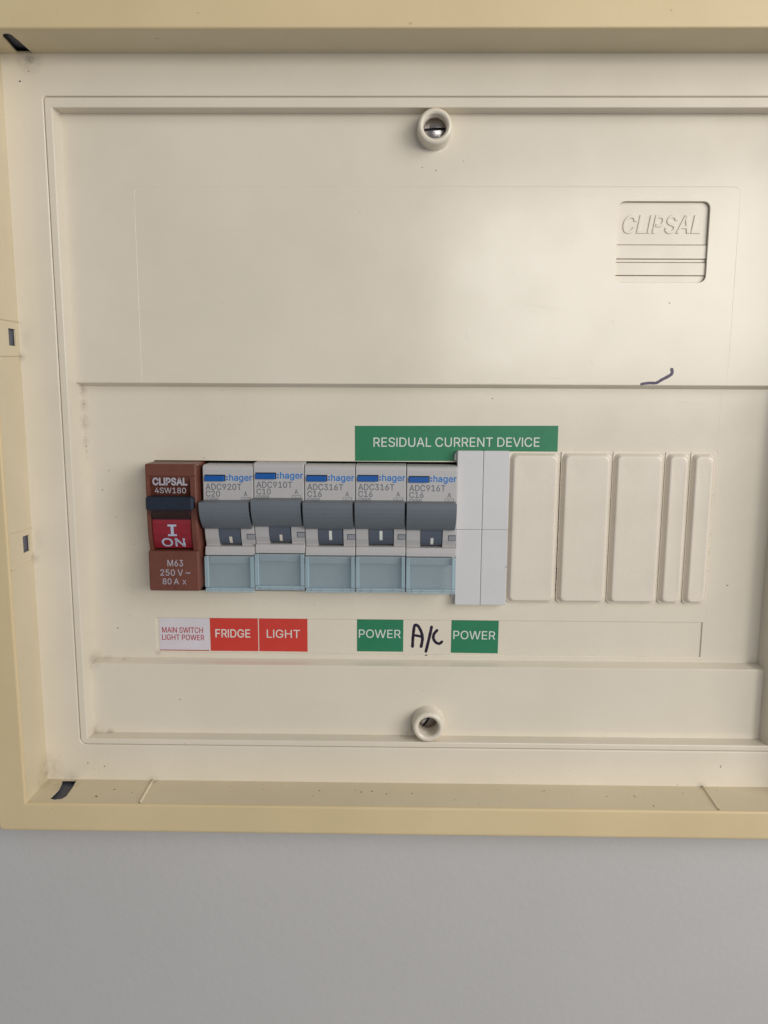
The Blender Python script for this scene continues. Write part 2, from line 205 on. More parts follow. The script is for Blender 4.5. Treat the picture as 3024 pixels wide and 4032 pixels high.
GL = json.loads('''{"0":[453,[[227,-7,191,-4,159,7,130,24,105,48,85,77,69,113,57,155,50,202,48,254,50,306,57,353,69,395,85,431,106,461,130,484,159,502,191,512,227,516,262,512,294,502,323,484,348,461,368,431,384,395,396,353,403,306,405,254,403,202,396,155,384,113,368,77,348,48,323,24,295,7,263,-4],[227,50,251,53,272,61,290,74,306,92,320,116,330,144,338,176,342,213,344,254,342,295,338,332,330,365,320,393,306,416,290,435,272,449,251,457,227,460,203,457,182,449,163,435,147,416,134,393,123,365,115,332,111,295,109,254,111,213,115,176,123,144,134,116,147,92,163,74,182,61,203,53]]],"1":[453,[[76,0,76,55,391,55,391,0],[276,509,276,0,212,0,212,448,209,448,86,358,86,427,198,509]]],"2":[453,[[64,0,64,47,234,229,282,282,294,298,303,313,311,327,316,341,319,356,320,371,319,389,315,405,308,419,298,431,287,441,273,449,258,455,242,459,224,460,205,459,188,454,172,447,159,438,148,427,139,413,132,398,128,381,127,362,66,362,68,391,75,418,86,442,102,463,121,481,143,496,168,507,195,514,225,516,254,514,281,507,306,497,328,483,346,465,361,445,372,423,379,398,381,372,380,354,377,336,371,318,363,299,351,280,336,259,317,236,294,209,267,180,153,60,153,57,389,57,389,0]]],"3":[453,[[218,-7,188,-5,159,1,133,10,109,23,88,38,70,57,57,79,48,104,44,132,109,132,112,115,118,100,126,87,137,76,150,66,165,59,182,54,200,51,219,50,239,51,257,55,275,61,291,69,304,80,315,93,323,108,327,125,329,145,328,163,323,180,316,196,305,211,292,223,275,234,254,242,229,246,201,248,157,248,157,299,200,349,244,399,288,448,288,452,70,452,70,509,372,509,372,461,211,278,211,289,247,290,279,286,308,276,333,262,354,244,371,222,383,198,391,172,393,145,390,116,383,90,370,66,353,45,333,27,309,12,281,2,251,-5]]],"4":[453,[[40,105,40,158,247,509,311,509,109,166,109,163,413,163,413,105],[282,0,282,121,282,146,282,318,343,318,343,0]]],"5":[453,[[221,-7,192,-5,165,1,140,11,118,24,99,41,83,60,71,82,63,105,60,130,122,130,125,115,130,102,138,89,148,78,160,68,173,60,188,54,204,51,221,50,241,52,259,56,276,64,291,75,304,88,314,104,322,122,326,141,328,162,326,183,322,203,314,221,303,237,290,251,275,262,257,270,238,275,218,277,201,276,184,273,167,268,152,262,139,255,128,246,67,253,96,509,366,509,366,452,151,452,134,301,136,301,148,310,162,318,178,325,194,330,211,333,229,334,252,332,274,328,294,321,313,312,330,300,345,285,358,269,370,251,379,231,386,210,390,187,391,163,389,131,381,102,369,76,352,52,332,32,309,15,282,3,253,-4]]],"6":[453,[[226,-7,196,-5,168,3,142,15,119,31,100,51,84,74,73,101,66,130,64,162,66,187,71,212,80,239,94,268,113,302,137,340,252,509,322,509,151,261,145,261,165,288,196,307,208,311,221,313,235,314,265,312,292,306,316,295,337,280,355,262,370,240,380,215,387,187,389,157,387,126,380,98,368,73,352,50,333,30,310,14,285,2,257,-5],[226,48,245,50,263,55,279,63,293,73,305,86,314,101,321,118,326,137,327,157,326,177,321,196,314,213,305,228,293,241,279,251,263,259,245,264,226,265,207,264,190,259,174,252,160,242,148,229,138,214,131,197,126,178,125,158,126,138,131,119,138,102,148,86,160,73,174,63,190,55,207,50]]],"8":[453,[[226,-7,193,-5,163,1,136,11,111,25,91,42,74,62,62,84,54,109,52,135,53,156,58,176,65,195,75,212,87,228,101,241,117,252,134,260,153,265,153,267,130,276,110,289,93,308,80,330,73,354,70,380,72,405,79,428,90,450,105,469,124,485,146,498,170,508,197,514,226,516,255,514,282,508,306,498,328,485,346,469,361,450,373,428,380,405,382,380,379,354,372,330,359,308,343,289,323,276,300,267,300,265,318,260,335,252,351,241,365,228,377,212,387,195,395,176,399,156,401,135,398,109,391,84,378,62,362,42,341,25,317,11,289,1,259,-5],[226,49,248,50,267,54,285,60,300,69,313,79,323,91,331,106,335,122,337,139,335,157,330,174,322,189,312,202,299,213,283,223,265,230,246,234,226,235,206,234,187,230,169,223,153,213,140,202,130,189,122,174,117,157,115,139,117,122,121,106,129,91,139,79,152,69,167,60,185,54,205,50],[226,290,243,291,259,294,274,300,287,308,298,318,307,330,314,344,318,359,319,376,318,392,314,407,308,420,299,432,288,442,275,449,260,455,244,459,226,460,208,459,192,455,177,449,164,442,153,432,145,420,138,407,134,392,133,376,134,359,138,344,145,330,153,318,164,308,178,300,193,294,209,291]]],"9":[453,[[226,516,257,513,285,506,310,494,333,478,352,458,368,434,380,408,387,379,389,347,387,322,382,297,373,270,359,241,340,207,315,168,200,0,130,0,301,248,307,248,287,221,257,202,245,198,232,196,218,195,188,197,161,203,137,214,116,229,98,247,83,269,72,294,66,321,64,352,66,383,73,411,85,436,101,459,120,478,143,494,168,506,196,513],[226,460,207,459,190,454,174,446,160,436,148,423,138,407,131,390,127,372,125,352,127,331,131,312,138,295,148,280,160,267,174,257,190,249,207,245,226,243,245,245,263,249,279,257,293,267,305,280,314,295,321,312,326,330,327,350,326,371,321,390,314,407,305,423,293,436,279,446,263,454,245,459]]],":":[188,[[95,-4,83,-3,73,2,63,9,56,18,51,29,50,41,51,53,56,64,63,73,73,81,83,85,95,87,107,85,118,81,128,73,135,64,140,53,141,41,140,29,135,18,128,9,118,2,107,-3],[95,271,83,272,73,277,63,284,56,294,51,304,50,316,51,328,56,339,63,349,73,356,83,360,95,362,107,360,118,356,128,349,135,339,140,328,141,316,140,304,135,294,128,284,118,277,107,272]]],"A":[480,[[16,0,78,170,140,339,201,509,276,509,338,339,401,170,463,0,395,0,287,302,264,372,232,478,245,478,213,371,191,302,155,202,120,101,85,0],[110,142,110,199,370,199,370,142]]],"C":[510,[[267,-7,225,-3,186,7,150,25,118,49,92,79,70,115,53,157,43,203,40,254,43,305,53,352,70,393,92,429,118,459,150,484,186,502,225,512,267,516,292,515,317,511,340,504,362,496,383,485,402,471,419,456,435,438,448,418,459,397,467,373,473,348,408,348,403,365,397,381,389,395,380,407,369,418,357,428,344,437,330,444,315,449,300,453,284,455,267,456,237,453,209,445,184,432,161,414,141,392,125,364,113,332,106,295,103,254,106,213,113,177,125,145,141,117,161,94,184,76,210,63,237,56,267,53,284,54,300,56,315,60,330,65,344,72,357,81,369,91,380,102,389,114,397,128,403,144,408,160,473,160,467,135,459,112,448,91,435,71,420,53,402,38,383,24,363,13,341,5,317,-2,293,-6]]],"D":[502,[[219,0,96,0,96,57,215,57,254,60,288,68,318,81,343,99,363,122,379,149,390,181,397,216,399,255,397,294,390,329,379,361,364,388,344,410,320,428,291,441,258,449,221,452,93,452,93,509,225,509,272,506,315,495,353,478,385,455,412,426,433,391,449,351,459,305,462,255,459,205,449,159,433,119,411,84,384,54,351,31,312,14,268,3],[125,509,125,0,60,0,60,509]]],"E":[419,[[60,0,60,509,372,509,372,452,125,452,125,286,355,286,355,229,125,229,125,57,375,57,375,0]]],"F":[410,[[60,0,60,509,369,509,369,452,125,452,125,278,346,278,346,221,125,221,125,0]]],"G":[520,[[269,-7,225,-3,185,7,149,25,117,49,91,80,69,116,53,157,43,203,40,254,43,305,53,352,69,393,91,429,117,459,149,484,184,502,223,512,265,516,291,515,316,511,340,504,363,495,384,483,403,469,421,453,436,436,449,416,460,395,468,373,474,349,408,349,402,365,395,379,387,393,378,405,368,417,356,427,343,436,330,443,315,448,299,452,283,455,265,456,236,453,209,445,183,432,160,414,141,392,125,364,113,332,106,295,103,254,106,213,113,177,125,145,141,117,161,94,184,76,210,63,238,56,269,53,296,55,322,61,345,71,365,85,382,102,396,123,407,147,413,173,415,202,434,199,283,199,283,256,478,256,478,200,475,160,466,124,451,91,431,62,406,38,377,19,344,5,308,-4]]],"H":[517,[[60,0,60,509,125,509,125,289,392,289,392,509,457,509,457,0,392,0,392,232,125,232,125,0]]],"I":[300,[[31,0,31,57,118,57,118,452,31,452,31,509,269,509,269,452,183,452,183,57,269,57,269,0]]],"L":[393,[[60,0,60,509,125,509,125,57,361,57,361,0]]],"M":[628,[[60,0,60,509,152,509,193,402,235,294,277,187,287,159,299,123,311,84,322,49,307,49,318,83,330,121,342,158,352,187,394,294,435,402,476,509,568,509,568,0,504,0,504,291,504,327,505,369,506,413,507,457,513,457,498,409,482,363,467,322,456,291,342,0,286,0,248,97,209,194,170,291,159,321,145,361,129,408,112,457,119,457,120,416,121,372,122,328,122,291,122,0]]],"N":[523,[[60,0,60,509,136,509,205,400,274,291,343,183,363,151,388,107,414,55,405,54,401,108,399,157,399,195,399,509,463,509,463,0,387,0,202,290,177,331,148,381,108,452,119,454,122,384,124,328,125,291,125,0]]],"O":[533,[[267,-7,225,-3,186,7,150,25,119,49,92,79,70,115,53,157,43,203,40,254,43,305,53,352,70,393,92,429,119,459,150,484,186,502,225,512,267,516,309,512,348,502,384,484,415,459,442,429,464,393,480,352,490,305,493,254,490,203,480,157,464,115,442,79,415,49,384,25,348,7,309,-3],[267,53,296,56,324,63,349,76,372,94,392,116,408,144,420,176,428,213,430,254,428,296,420,333,408,365,392,392,372,415,349,433,324,446,296,453,267,456,237,453,210,446,184,433,161,415,141,392,125,364,113,332,106,295,103,254,106,213,113,176,125,144,141,117,161,94,184,76,210,63,237,56]]],"P":[445,[[60,0,60,509,235,509,272,507,304,499,332,487,356,471,375,452,390,430,400,404,407,377,409,348,407,318,400,291,390,265,375,243,356,223,332,207,304,195,272,188,235,186,109,186,109,242,233,242,258,244,279,248,297,256,312,266,324,279,333,294,339,311,343,329,344,348,343,367,339,385,333,402,324,416,312,429,297,439,279,446,257,451,232,452,125,452,125,0]]],"R":[449,[[60,0,60,509,236,509,273,507,305,500,333,489,357,474,376,455,390,433,401,408,407,381,409,352,407,323,401,296,390,271,376,250,357,232,333,217,305,206,273,200,236,198,96,198,96,255,234,255,258,256,280,260,298,267,313,276,325,287,334,300,340,316,344,333,345,352,344,371,340,389,334,405,325,419,313,430,298,440,279,447,258,451,233,452,125,452,125,0],[353,0,230,229,303,229,344,153,386,76,428,0]]],"S":[447,[[224,-9,189,-7,157,-1,128,9,102,23,81,40,64,60,51,83,42,109,38,137,104,137,107,118,114,102,123,88,135,76,150,66,166,59,184,53,204,50,224,49,246,50,267,54,286,60,303,69,317,79,329,92,338,106,344,122,346,139,344,154,340,168,332,179,322,189,310,197,296,205,245,222,184,239,145,253,112,269,86,289,67,313,56,341,52,372,55,400,62,425,75,448,92,468,113,484,138,498,165,508,195,514,227,516,259,514,289,508,316,498,340,484,360,468,377,449,390,427,398,403,401,378,337,378,332,401,320,421,302,437,280,449,254,456,225,459,204,458,185,454,167,448,152,440,139,430,129,418,121,405,117,391,115,376,117,359,122,345,131,334,142,324,155,315,169,308,212,293,264,279,312,264,359,238,372,226,384,213,395,198,402,180,407,161,408,139,406,112,398,87,386,64,370,43,349,25,323,11,294,0,261,-7]]],"T":[449,[[32,452,32,509,417,509,417,452,257,452,257,0,193,0,193,452]]],"U":[517,[[259,-8,221,-5,186,2,154,15,126,33,103,55,85,80,71,108,63,139,60,173,60,509,124,509,124,178,126,155,132,133,141,113,153,95,169,80,187,68,208,59,232,54,259,52,286,54,310,59,331,68,349,80,365,95,377,113,386,133,391,155,393,178,393,509,457,509,457,173,454,139,446,108,433,80,414,55,391,33,363,15,332,2,297,-5]]],"V":[480,[[204,0,141,170,79,339,16,509,84,509,192,206,215,137,248,31,235,31,267,138,290,206,395,509,463,509,401,339,340,170,278,0]]],"W":[686,[[155,0,109,170,63,339,16,509,82,509,163,196,175,145,187,94,197,40,189,40,200,94,211,145,224,196,251,300,279,404,306,509,380,509,407,404,434,300,462,196,474,145,486,94,497,40,488,40,499,94,510,145,523,196,603,509,670,509,623,339,577,170,530,0,455,0,368,323,351,391,336,475,350,475,335,395,318,323,289,215,260,108,230,0]]],"a":[389,[[160,-9,137,-7,115,-3,94,5,76,15,61,29,48,45,38,63,32,84,30,108,32,128,36,146,43,161,53,174,64,184,78,193,93,200,108,206,125,211,178,220,234,227,265,235,271,240,275,246,276,255,276,257,275,272,272,285,267,297,260,307,251,315,240,322,227,327,212,330,196,331,179,330,163,327,149,322,118,301,100,274,41,291,51,312,64,331,79,346,96,358,114,368,133,375,153,380,173,383,194,384,239,379,255,375,271,369,286,360,300,350,312,336,322,320,330,301,335,278,337,251,337,0,277,0,277,52,272,52,252,25,242,16,229,8,215,1,199,-4,181,-8],[170,45,192,47,211,51,228,59,242,69,254,80,263,93,270,107,274,122,276,138,276,190,259,182,231,176,200,171,175,168,134,159,122,154,112,147,103,139,97,130,93,118,92,105,93,93,96,82,102,72,110,64,119,57,130,52]]],"e":[404,[[212,-8,177,-5,145,3,117,16,92,35,72,58,56,85,44,116,36,150,34,187,36,224,43,259,55,290,71,317,91,340,115,359,142,373,172,381,205,384,226,383,246,380,266,374,285,366,302,355,319,341,334,324,347,305,357,282,365,256,369,227,371,194,371,169,75,169,75,221,338,221,310,202,309,226,305,248,298,269,289,287,277,302,263,314,246,323,227,328,205,330,183,328,164,323,146,313,131,301,119,287,109,270,102,251,97,231,96,211,96,178,98,151,102,127,110,106,121,88,135,73,151,61,169,53,190,48,212,46,227,47,241,49,254,53,266,58,276,65,285,73,306,105,365,91,358,72,348,55,335,39,320,25,302,14,283,4,261,-3,237,-7]]],"g":[425,[[207,-151,180,-150,156,-146,134,-140,114,-132,97,-122,82,-110,70,-97,59,-84,51,-69,101,-41,122,-66,131,-74,142,-82,154,-88,169,-93,187,-96,207,-97,236,-95,261,-87,282,-75,298,-57,308,-34,311,-6,311,68,306,68,287,41,277,32,266,24,252,16,236,10,217,6,195,5,165,7,138,15,113,27,90,43,71,64,55,90,43,120,36,154,34,191,36,228,43,262,55,293,71,320,90,343,112,361,138,374,166,381,196,384,218,383,237,379,253,373,267,365,279,356,288,346,308,319,313,319,313,379,372,379,372,-9,370,-40,362,-67,350,-90,334,-109,314,-124,291,-136,265,-144,237,-149],[205,59,227,61,247,66,264,75,279,87,291,103,300,121,307,142,311,166,312,193,311,219,307,242,300,264,291,283,279,299,264,312,247,322,227,328,205,330,182,328,162,322,145,312,130,298,118,281,109,262,102,241,97,218,96,193,97,167,102,144,109,123,118,104,130,89,145,76,163,67,183,61]]],"h":[410,[[114,227,114,0,53,0,53,509,114,509,114,287,102,287,116,319,132,344,152,362,175,374,200,382,227,384,252,382,275,377,295,369,313,356,329,340,341,321,350,298,355,271,357,240,357,0,296,0,296,235,293,263,286,286,273,304,256,318,235,326,210,329,192,328,176,324,161,317,147,308,136,297,126,283,119,266,115,248]]],"r":[259,[[53,0,53,379,112,379,112,321,115,321,124,339,136,354,152,367,171,377,191,383,213,385,229,384,243,384,243,322,230,324,207,326,190,325,174,321,159,315,146,306,135,296,126,284,119,270,115,254,114,237,114,0]]],"x":[379,[[21,0,171,218,171,171,29,379,100,379,147,306,179,253,207,206,175,206,202,253,233,306,282,379,352,379,304,309,256,239,209,169,209,214,258,143,308,71,358,0,287,0,231,85,200,136,173,182,205,182,178,136,148,85,91,0]]],"~":[453,[[52,150,53,176,58,199,66,218,76,233,89,246,103,255,118,261,134,265,151,266,167,265,183,262,197,256,212,247,228,235,246,221,275,198,299,192,312,194,323,199,332,207,339,219,343,235,344,253,400,253,399,227,394,204,386,185,376,170,364,157,349,148,334,142,318,138,301,137,284,138,269,142,254,148,239,156,224,168,207,182,177,204,154,210,141,209,130,204,121,196,114,185,109,170,108,150]]]}''')
GL['i_serif'] = GL['I']; GL['I'] = [150, [[42, 0, 42, 509, 105, 509, 105, 0]]]; GL[' '] = [165, []]
GL['~'] = [480, [[40, 190, 60, 250, 130, 290, 200, 275, 290, 225, 350, 215, 385, 250, 400, 300, 445, 300, 430, 215, 375, 160, 300, 160, 210, 205, 140, 230, 100, 220, 80, 185]]]
def fill(mb, loops, signs, h):
    """flat face of a letter: overlapping outlines join, counters stay open"""
    vs = []; fs = []
    for l in loops:
        l = ccw(l); i = len(vs); vs += [Vector(p) for p in l]; fs.append(list(range(i, i+len(l))))
    ov, oe, of, a, b, orig = delaunay_2d_cdt(vs, [], fs, 1, 1e-6, True)
    ids = mb.pts([(v.x, h, v.y) for v in ov])
    for f, o in zip(of, orig):
        if sum(signs[k] for k in set(o)) > 0: mb.f.append(tuple(ids[k] for k in f))
def glyph_loops(g, ox): return [[(ox+l[k], l[k+1]) for k in range(0, len(l), 2)] for l in GL[g][1]]
def text(mb, s, x0, x1, z, cap, h, bold=0, shear=0, thick=0.05, soft=0):
    """writing fitted between x0 and x1 with its baseline at z"""
    loops = []; x = 0; keys = list(s) if isinstance(s, str) else s
    gs = []
    for g in keys:
        gs.append(glyph_loops(g, x)); x += GL[g][0] + bold*0.6
    allp = [p for g in gs for l in g for p in l]; mn = min(p[0] for p in allp); mx = max(p[0] for p in allp)
    kx = (x1-x0)/(mx-mn) if x1 else cap/509; kz = cap/509
    for g in gs:
        if not g: continue
        outer = max(g, key=lambda l: abs(sarea(l))); so = sarea(outer) > 0
        T = lambda l: [((p[0]-mn)*kx+x0+shear*p[1]*kz, z+p[1]*kz) for p in l]
        ls = []
        for l in g:
            t = T(l)
            if bold: t = offset(t, bold*kz*(1 if (sarea(l) > 0) == so else -1))
            ls.append(t)
        P = lambda u, v, w_: (u, w_, v)
        top = [offset(l, -soft if (sarea(l) > 0) == so else soft) for l in ls] if soft else ls
        fill(mb, top, [1 if (sarea(l) > 0) == so else -1 for l in ls], h)
        for a, b in zip(top, ls):
            mb.ring(mb.pts([P(u, v, h) for u, v in a]), mb.pts([P(u, v, h-thick) for u, v in b]))
def stroke(mb, pts, w0, h, w1=None, thick=0.06):
    """a rounded pen stroke through pts"""
    w1 = w1 or w0; P = []
    n = len(pts)
    for i in range(n-1):
        p = [Vector(pts[max(0, min(n-1, i+k))]) for k in (-1, 0, 1, 2)]
        for s_ in range(5):
            t = s_/5; P.append(0.5*((2*p[1])+(-p[0]+p[2])*t+(2*p[0]-5*p[1]+4*p[2]-p[3])*t*t+(-p[0]+3*p[1]-3*p[2]+p[3])*t**3))
    P.append(Vector(pts[-1])); N_ = len(P); Lf, Rt = [], []
    for i in range(N_):
        d = (P[min(i+1, N_-1)]-P[max(i-1, 0)]).normalized(); nn = Vector((-d.y, d.x)); w_ = (w0+(w1-w0)*i/(N_-1))/2
        w_ *= 1+0.06*math.sin(i*1.7)
        Lf.append(P[i]+nn*w_); Rt.append(P[i]-nn*w_)
        if i == 0: d0, w00 = d, w_
        if i == N_-1: d1, w11 = d, w_
    def capn(c, d, w_, sgn):
        a0 = math.atan2(d.y, d.x); return [Vector((c.x+w_*math.cos(a0+sgn+k*math.pi/6), c.y+w_*math.sin(a0+sgn+k*math.pi/6))) for k in range(1, 6)]
    a = mb.pts([(p.x, h, p.y) for p in Lf]); b = mb.pts([(p.x, h, p.y) for p in Rt])
    for i in range(N_-1): mb.f.append((a[i], a[i+1], b[i+1], b[i]))
    e = mb.pts([(p.x, h, p.y) for p in capn(P[-1], d1, w11, -math.pi/2)]); mb.f.append(tuple([b[-1]]+e+[a[-1]]))
    e2 = mb.pts([(p.x, h, p.y) for p in capn(P[0], d0, w00, math.pi/2)]); mb.f.append(tuple([a[0]]+e2+[b[0]]))
def tube(mb, pts, w_, r=0.06):
    """low ridge along pts (x,h,z), standing r proud; pts lie on a plane facing the viewer"""
    for (p, q) in zip(pts, pts[1:]):
        dx, dz = q[0]-p[0], q[2]-p[2]; L_ = math.hypot(dx, dz) or 1; nx, nz = -dz/L_*w_/2, dx/L_*w_/2
        A = mb.pts([(p[0]+nx, p[1], p[2]+nz), (p[0], p[1]+r, p[2]), (p[0]-nx, p[1], p[2]-nz)])
        B = mb.pts([(q[0]+nx, q[1], q[2]+nz), (q[0], q[1]+r, q[2]), (q[0]-nx, q[1], q[2]-nz)])
        mb.ring(A, B, close=False)
def empty(name, x, h, z, label, cat, group=None):
    o = bpy.data.objects.new(name, None); o.empty_display_size = 0.01; COL.objects.link(o); o.location = (x*S, -h*S, z*S)
    o['label'] = label; o['category'] = cat
    if group: o['group'] = group
    return o

# ------------------------------------------------------------------ the wall
mb = MB(); mb.slab(rect(-1200, -1000, 1200, 900), [rect(-134, -148.2, 158, 114.5)], 8, -6, 0)
wall = mb.build('wall', M_PAINT); wall['kind'] = 'structure'

# ------------------------------------------------------------------ the enclosure
enc = bpy.data.objects.new('switchboard_enclosure', None); COL.objects.link(enc); enc.location = ROOT; enc.empty_display_size = 0.02
enc['label'] = 'yellowed cream plastic switchboard enclosure with its screwed cover, set in the pale grey wall'; enc['category'] = 'switchboard'
def part(mb, name, m, parent=enc, label=None, smooth=False):
    o = mb.build(name, m, parent, ROOT, smooth)
    if label: o['label'] = label
    return o
FX0, FX1, FZ0, FZ1 = -126.0, 150.0, -139.6, 106.7
mb = MB(); mb.slab(rrect(-136.5, -150.1, 159.8, 116.6, 2.2), [rect(FX0, FZ0, FX1, FZ1)], 17, 6, 1.1, rh=0.7, hole_bot=16.0)
part(mb, 'frame', M_YELLOW)
def side(kind, holes):
    mb = MB()
    if kind == 'top': P = lambda u, v, w_: (u, v, FZ1+w_); o = rect(FX0, -1, FX1, 16)
    if kind == 'bottom': P = lambda u, v, w_: (u, v, FZ0-w_); o = rect(FX0, -1, FX1, 16)
    if kind == 'left': P = lambda u, v, w_: (FX0-w_, v, u); o = rect(FZ0, -1, FZ1, 16)
    if kind == 'right': P = lambda u, v, w_: (FX1+w_, v, u); o = rect(FZ0, -1, FZ1, 16)
    mb.slab(o, holes, 0, 0.6, 0, P); pw = part(mb, 'side_wall', M_WALLCREAM)
    for hl_ in holes:
        mb = MB(); mb.cap([offset(hl_, 2.5)], P, 1.0 if kind == 'left' else 1.8); part(mb, 'slot_backing', M_SLOT, pw)
    return pw
tl = [(-115.7, 0.4), (-120.6, 0.4), (-120.4, 3.5), (-119.9, 7.5), (-119.7, 11), (-119, 12.8), (-118.1, 13.6), (-116.9, 13.8), (-116.2, 13.0), (-115.9, 8.8), (-115.8, 4)]
bl = [(-120.4, 0.4), (-115.2, 0.4), (-114.4, 6), (-114.1, 12.0), (-114.9, 13.9), (-117.2, 14.5), (-118.9, 13.9), (-119.3, 12.4), (-118.9, 6.9), (-119.6, 3)]
w_top = side('top', [tl]); w_bot = side('bottom', [bl])
w_left = side('left', [rect(15.4, 2.4, 20.9, 7.2), rect(-53.9, 2.0, -48.2, 6.8)]); w_right = side('right', [])
# moulding ribs across the walls
def rib(parent, a, b, w_=0.5, r=0.3, ax='z'):
    mb = MB(); n = {'zb': (0, 0, 1), 'xl': (1, 0, 0)}[ax]
    # triangular ridge from a to b; width direction is x for the bottom wall, z for the left wall
    wd = (1, 0, 0) if ax == 'zb' else (0, 0, 1)
    def ringp(p): return mb.pts([tuple(p[k]+wd[k]*w_/2 for k in range(3)), tuple(p[k]+n[k]*r for k in range(3)), tuple(p[k]-wd[k]*w_/2 for k in range(3))])
    mb.ring(ringp(a), ringp(b), close=False); return part(mb, 'moulding_rib', M_WALLCREAM, parent)
rib(w_bot, (-87.4, 0.2, FZ0), (-87.0, 16, FZ0), 1.1, 0.5, 'zb'); rib(w_bot, (112.4, 0.2, FZ0), (111.6, 16, FZ0), 1.1, 0.5, 'zb')
rib(w_left, (FX0, 0.2, 23.5), (FX0, 16, 23.2), 0.5, 0.35, 'xl'); rib(w_left, (FX0, 0.2, 12.3), (FX0, 16, 11.6), 0.6, 0.35, 'xl')
rib(w_left, (FX0, 0.2, -46.2), (FX0, 14, -45.8), 0.4, 0.25, 'xl'); rib(w_left, (FX0, 0.2, -57.0), (FX0, 16, -57.9), 0.6, 0.35, 'xl')
# surround round the removable cover
CX0, CX1, CZ0, CZ1 = -113.1, 137.1, -125.8, 93.8
cover_out = rrect(CX0, CZ0, CX1, CZ1, [2.2, 2.2, 0.8, 0.8])
mb = MB(); mb.slab(rect(FX0, FZ0, FX1, FZ1), [offset(cover_out, 0.22)], 0, -4, 0, rh=0.55)
part(mb, 'surround', M_CREAM)
# cover: rim, stepped floors
IX0, IX1, IZ0, IZ1 = -110.6, 134.6, -123.7, 90.6
mb = MB()
P0 = lambda u, v, w_: (u, w_, v)
mb.slab(cover_out, [], 0.1, -4, 0.35, P0) if False else None
inner = rect(IX0, IZ0, IX1, IZ1)
def rim(mb):
    ids = mb.cap([offset(cover_out, -0.35), offset(inner, 0.35)], P0, 0.12)
    cur = ids[0]
    for d, hh in ((0.18, 0.07), (0.05, -0.07), (0, -0.25), (0, -4)):
        nx = mb.pts([P0(u, v, hh) for u, v in offset(cover_out, -d)]); mb.ring(cur, nx); cur = nx
    cur = ids[1]
    for d, hh in ((0.18, 0.07), (0.05, -0.07), (0, -0.25)):
        nx = mb.pts([P0(u, v, hh) for u, v in offset(inner, d)]); mb.ring(cur, nx); cur = nx
    low = rect(IX0+1.6, IZ0+0.5, IX1-2.0, IZ1-0.3); nx = mb.pts([P0(u, v, -10.2) for u, v in low]); mb.ring(cur, nx)
rim(mb)
UH, MH = -5.0, -9.0
# upper floor with its downward step
badge = rect(72.9, 37.0, 104.1, 64.1); bs = 11.9
mb.cap([rect(-112, 3.9, 136, 92), badge, circ(12.3, 85.0, 4.6, 24)], P0, UH)
a = mb.pts([(-112, UH, 3.9), (136, UH, 3.9)]); b = mb.pts([(-112, UH-0.1, 3.68), (136, UH-0.1, 3.68)]); c = mb.pts([(-112, UH-0.3, 3.6), (136, UH-0.3, 3.6)]); d = mb.pts([(-112, MH, 2.5), (136, MH, 2.5)])
for p, q in ((a, b), (b, c), (c, d)): mb.f.append((p[0], p[1], q[1], q[0]))
# lower floor with its upward step
mb.cap([rect(-112, -125, 136, -97.5), circ(12.9, -117.8, 4.6, 24)], P0, UH)
a = mb.pts([(-112, UH, -97.5), (136, UH, -97.5)]); b = mb.pts([(-112, UH-0.12, -97.25), (136, UH-0.12, -97.25)]); c = mb.pts([(-112, UH-0.4, -97.1), (136, UH-0.4, -97.1)]); d = mb.pts([(-112, MH, -96.0), (136, MH, -96.0)])
for p, q in ((a, b), (b, c), (c, d)): mb.f.append((p[0], p[1], q[1], q[0]))
# middle floor with the device opening and the label recess
opening = rect(-85.2, -70.5, 112.2, -23.3); strip = rect(-86.8, -94.0, 112.1, -80.9)
mb.slab(rect(-112, -96.2, 136, 2.7), [opening, strip], MH, MH-1.6, 0, rh=0.15, hole_bot=MH-1.6)
part(mb, 'cover_panel', M_CREAM)
mb = MB(); mb.sheet(rect(-87.2, -94.4, 112.5, -80.5), MH-0.42); part(mb, 'label_strip', M_CREAM)
# badge recess
mb = MB(); rr = rrect(73.5, 37.7, 103.5, 63.5, 2.2)
mb.cap([badge, offset(rr, 0.12)], P0, UH)
cur = mb.pts([P0(u, v, UH) for u, v in offset(rr, 0.12)]); n1 = mb.pts([P0(u, v, UH-0.12) for u, v in rr]); n2 = mb.pts([P0(u, v, UH-1.5) for u, v in rr]); mb.ring(cur, n1); mb.ring(n1, n2)
bd = part(mb, 'badge_recess', M_CREAM)
for (z0, z1, hh) in ((50.0, 64.2, -1.15), (45.45, 49.8, -0.85), (44.35, 45.25, -1.15), (40.1, 44.15, -0.85), (37.0, 39.9, -1.1)):
    mb = MB(); o = rect(73.0, z0, 104.0, z1)
    if z0 > 49: o = [(73.0, z0), (104.0, z0), (104.0, z1), (73.0, z1)]
    mb.slab(o, [], UH+hh, UH-2, 0.12); part(mb, 'badge_plate', M_BADGE, bd)
mb = MB(); mb.sheet(rect(73.0, 37.0, 104.0, 64.2), UH-1.45); part(mb, 'badge_back', M_RECESS_LINE, bd)
mb = MB(); text(mb, 'CLIPSAL', 75.2, 100.9, 53.7, 5.5, UH-0.80, bold=22, shear=0.16, thick=0.36, soft=0.16); part(mb, 'raised_lettering', M_BADGE, bd)
mb = MB(); mb.slab(offset(rr, 0.05), [offset(rr, -0.10)], UH-0.83, UH-0.9, 0); part(mb, 'painted_recess_line', M_RECESS_LINE, bd)  # thin dark ring painted in as shade along the recess edge
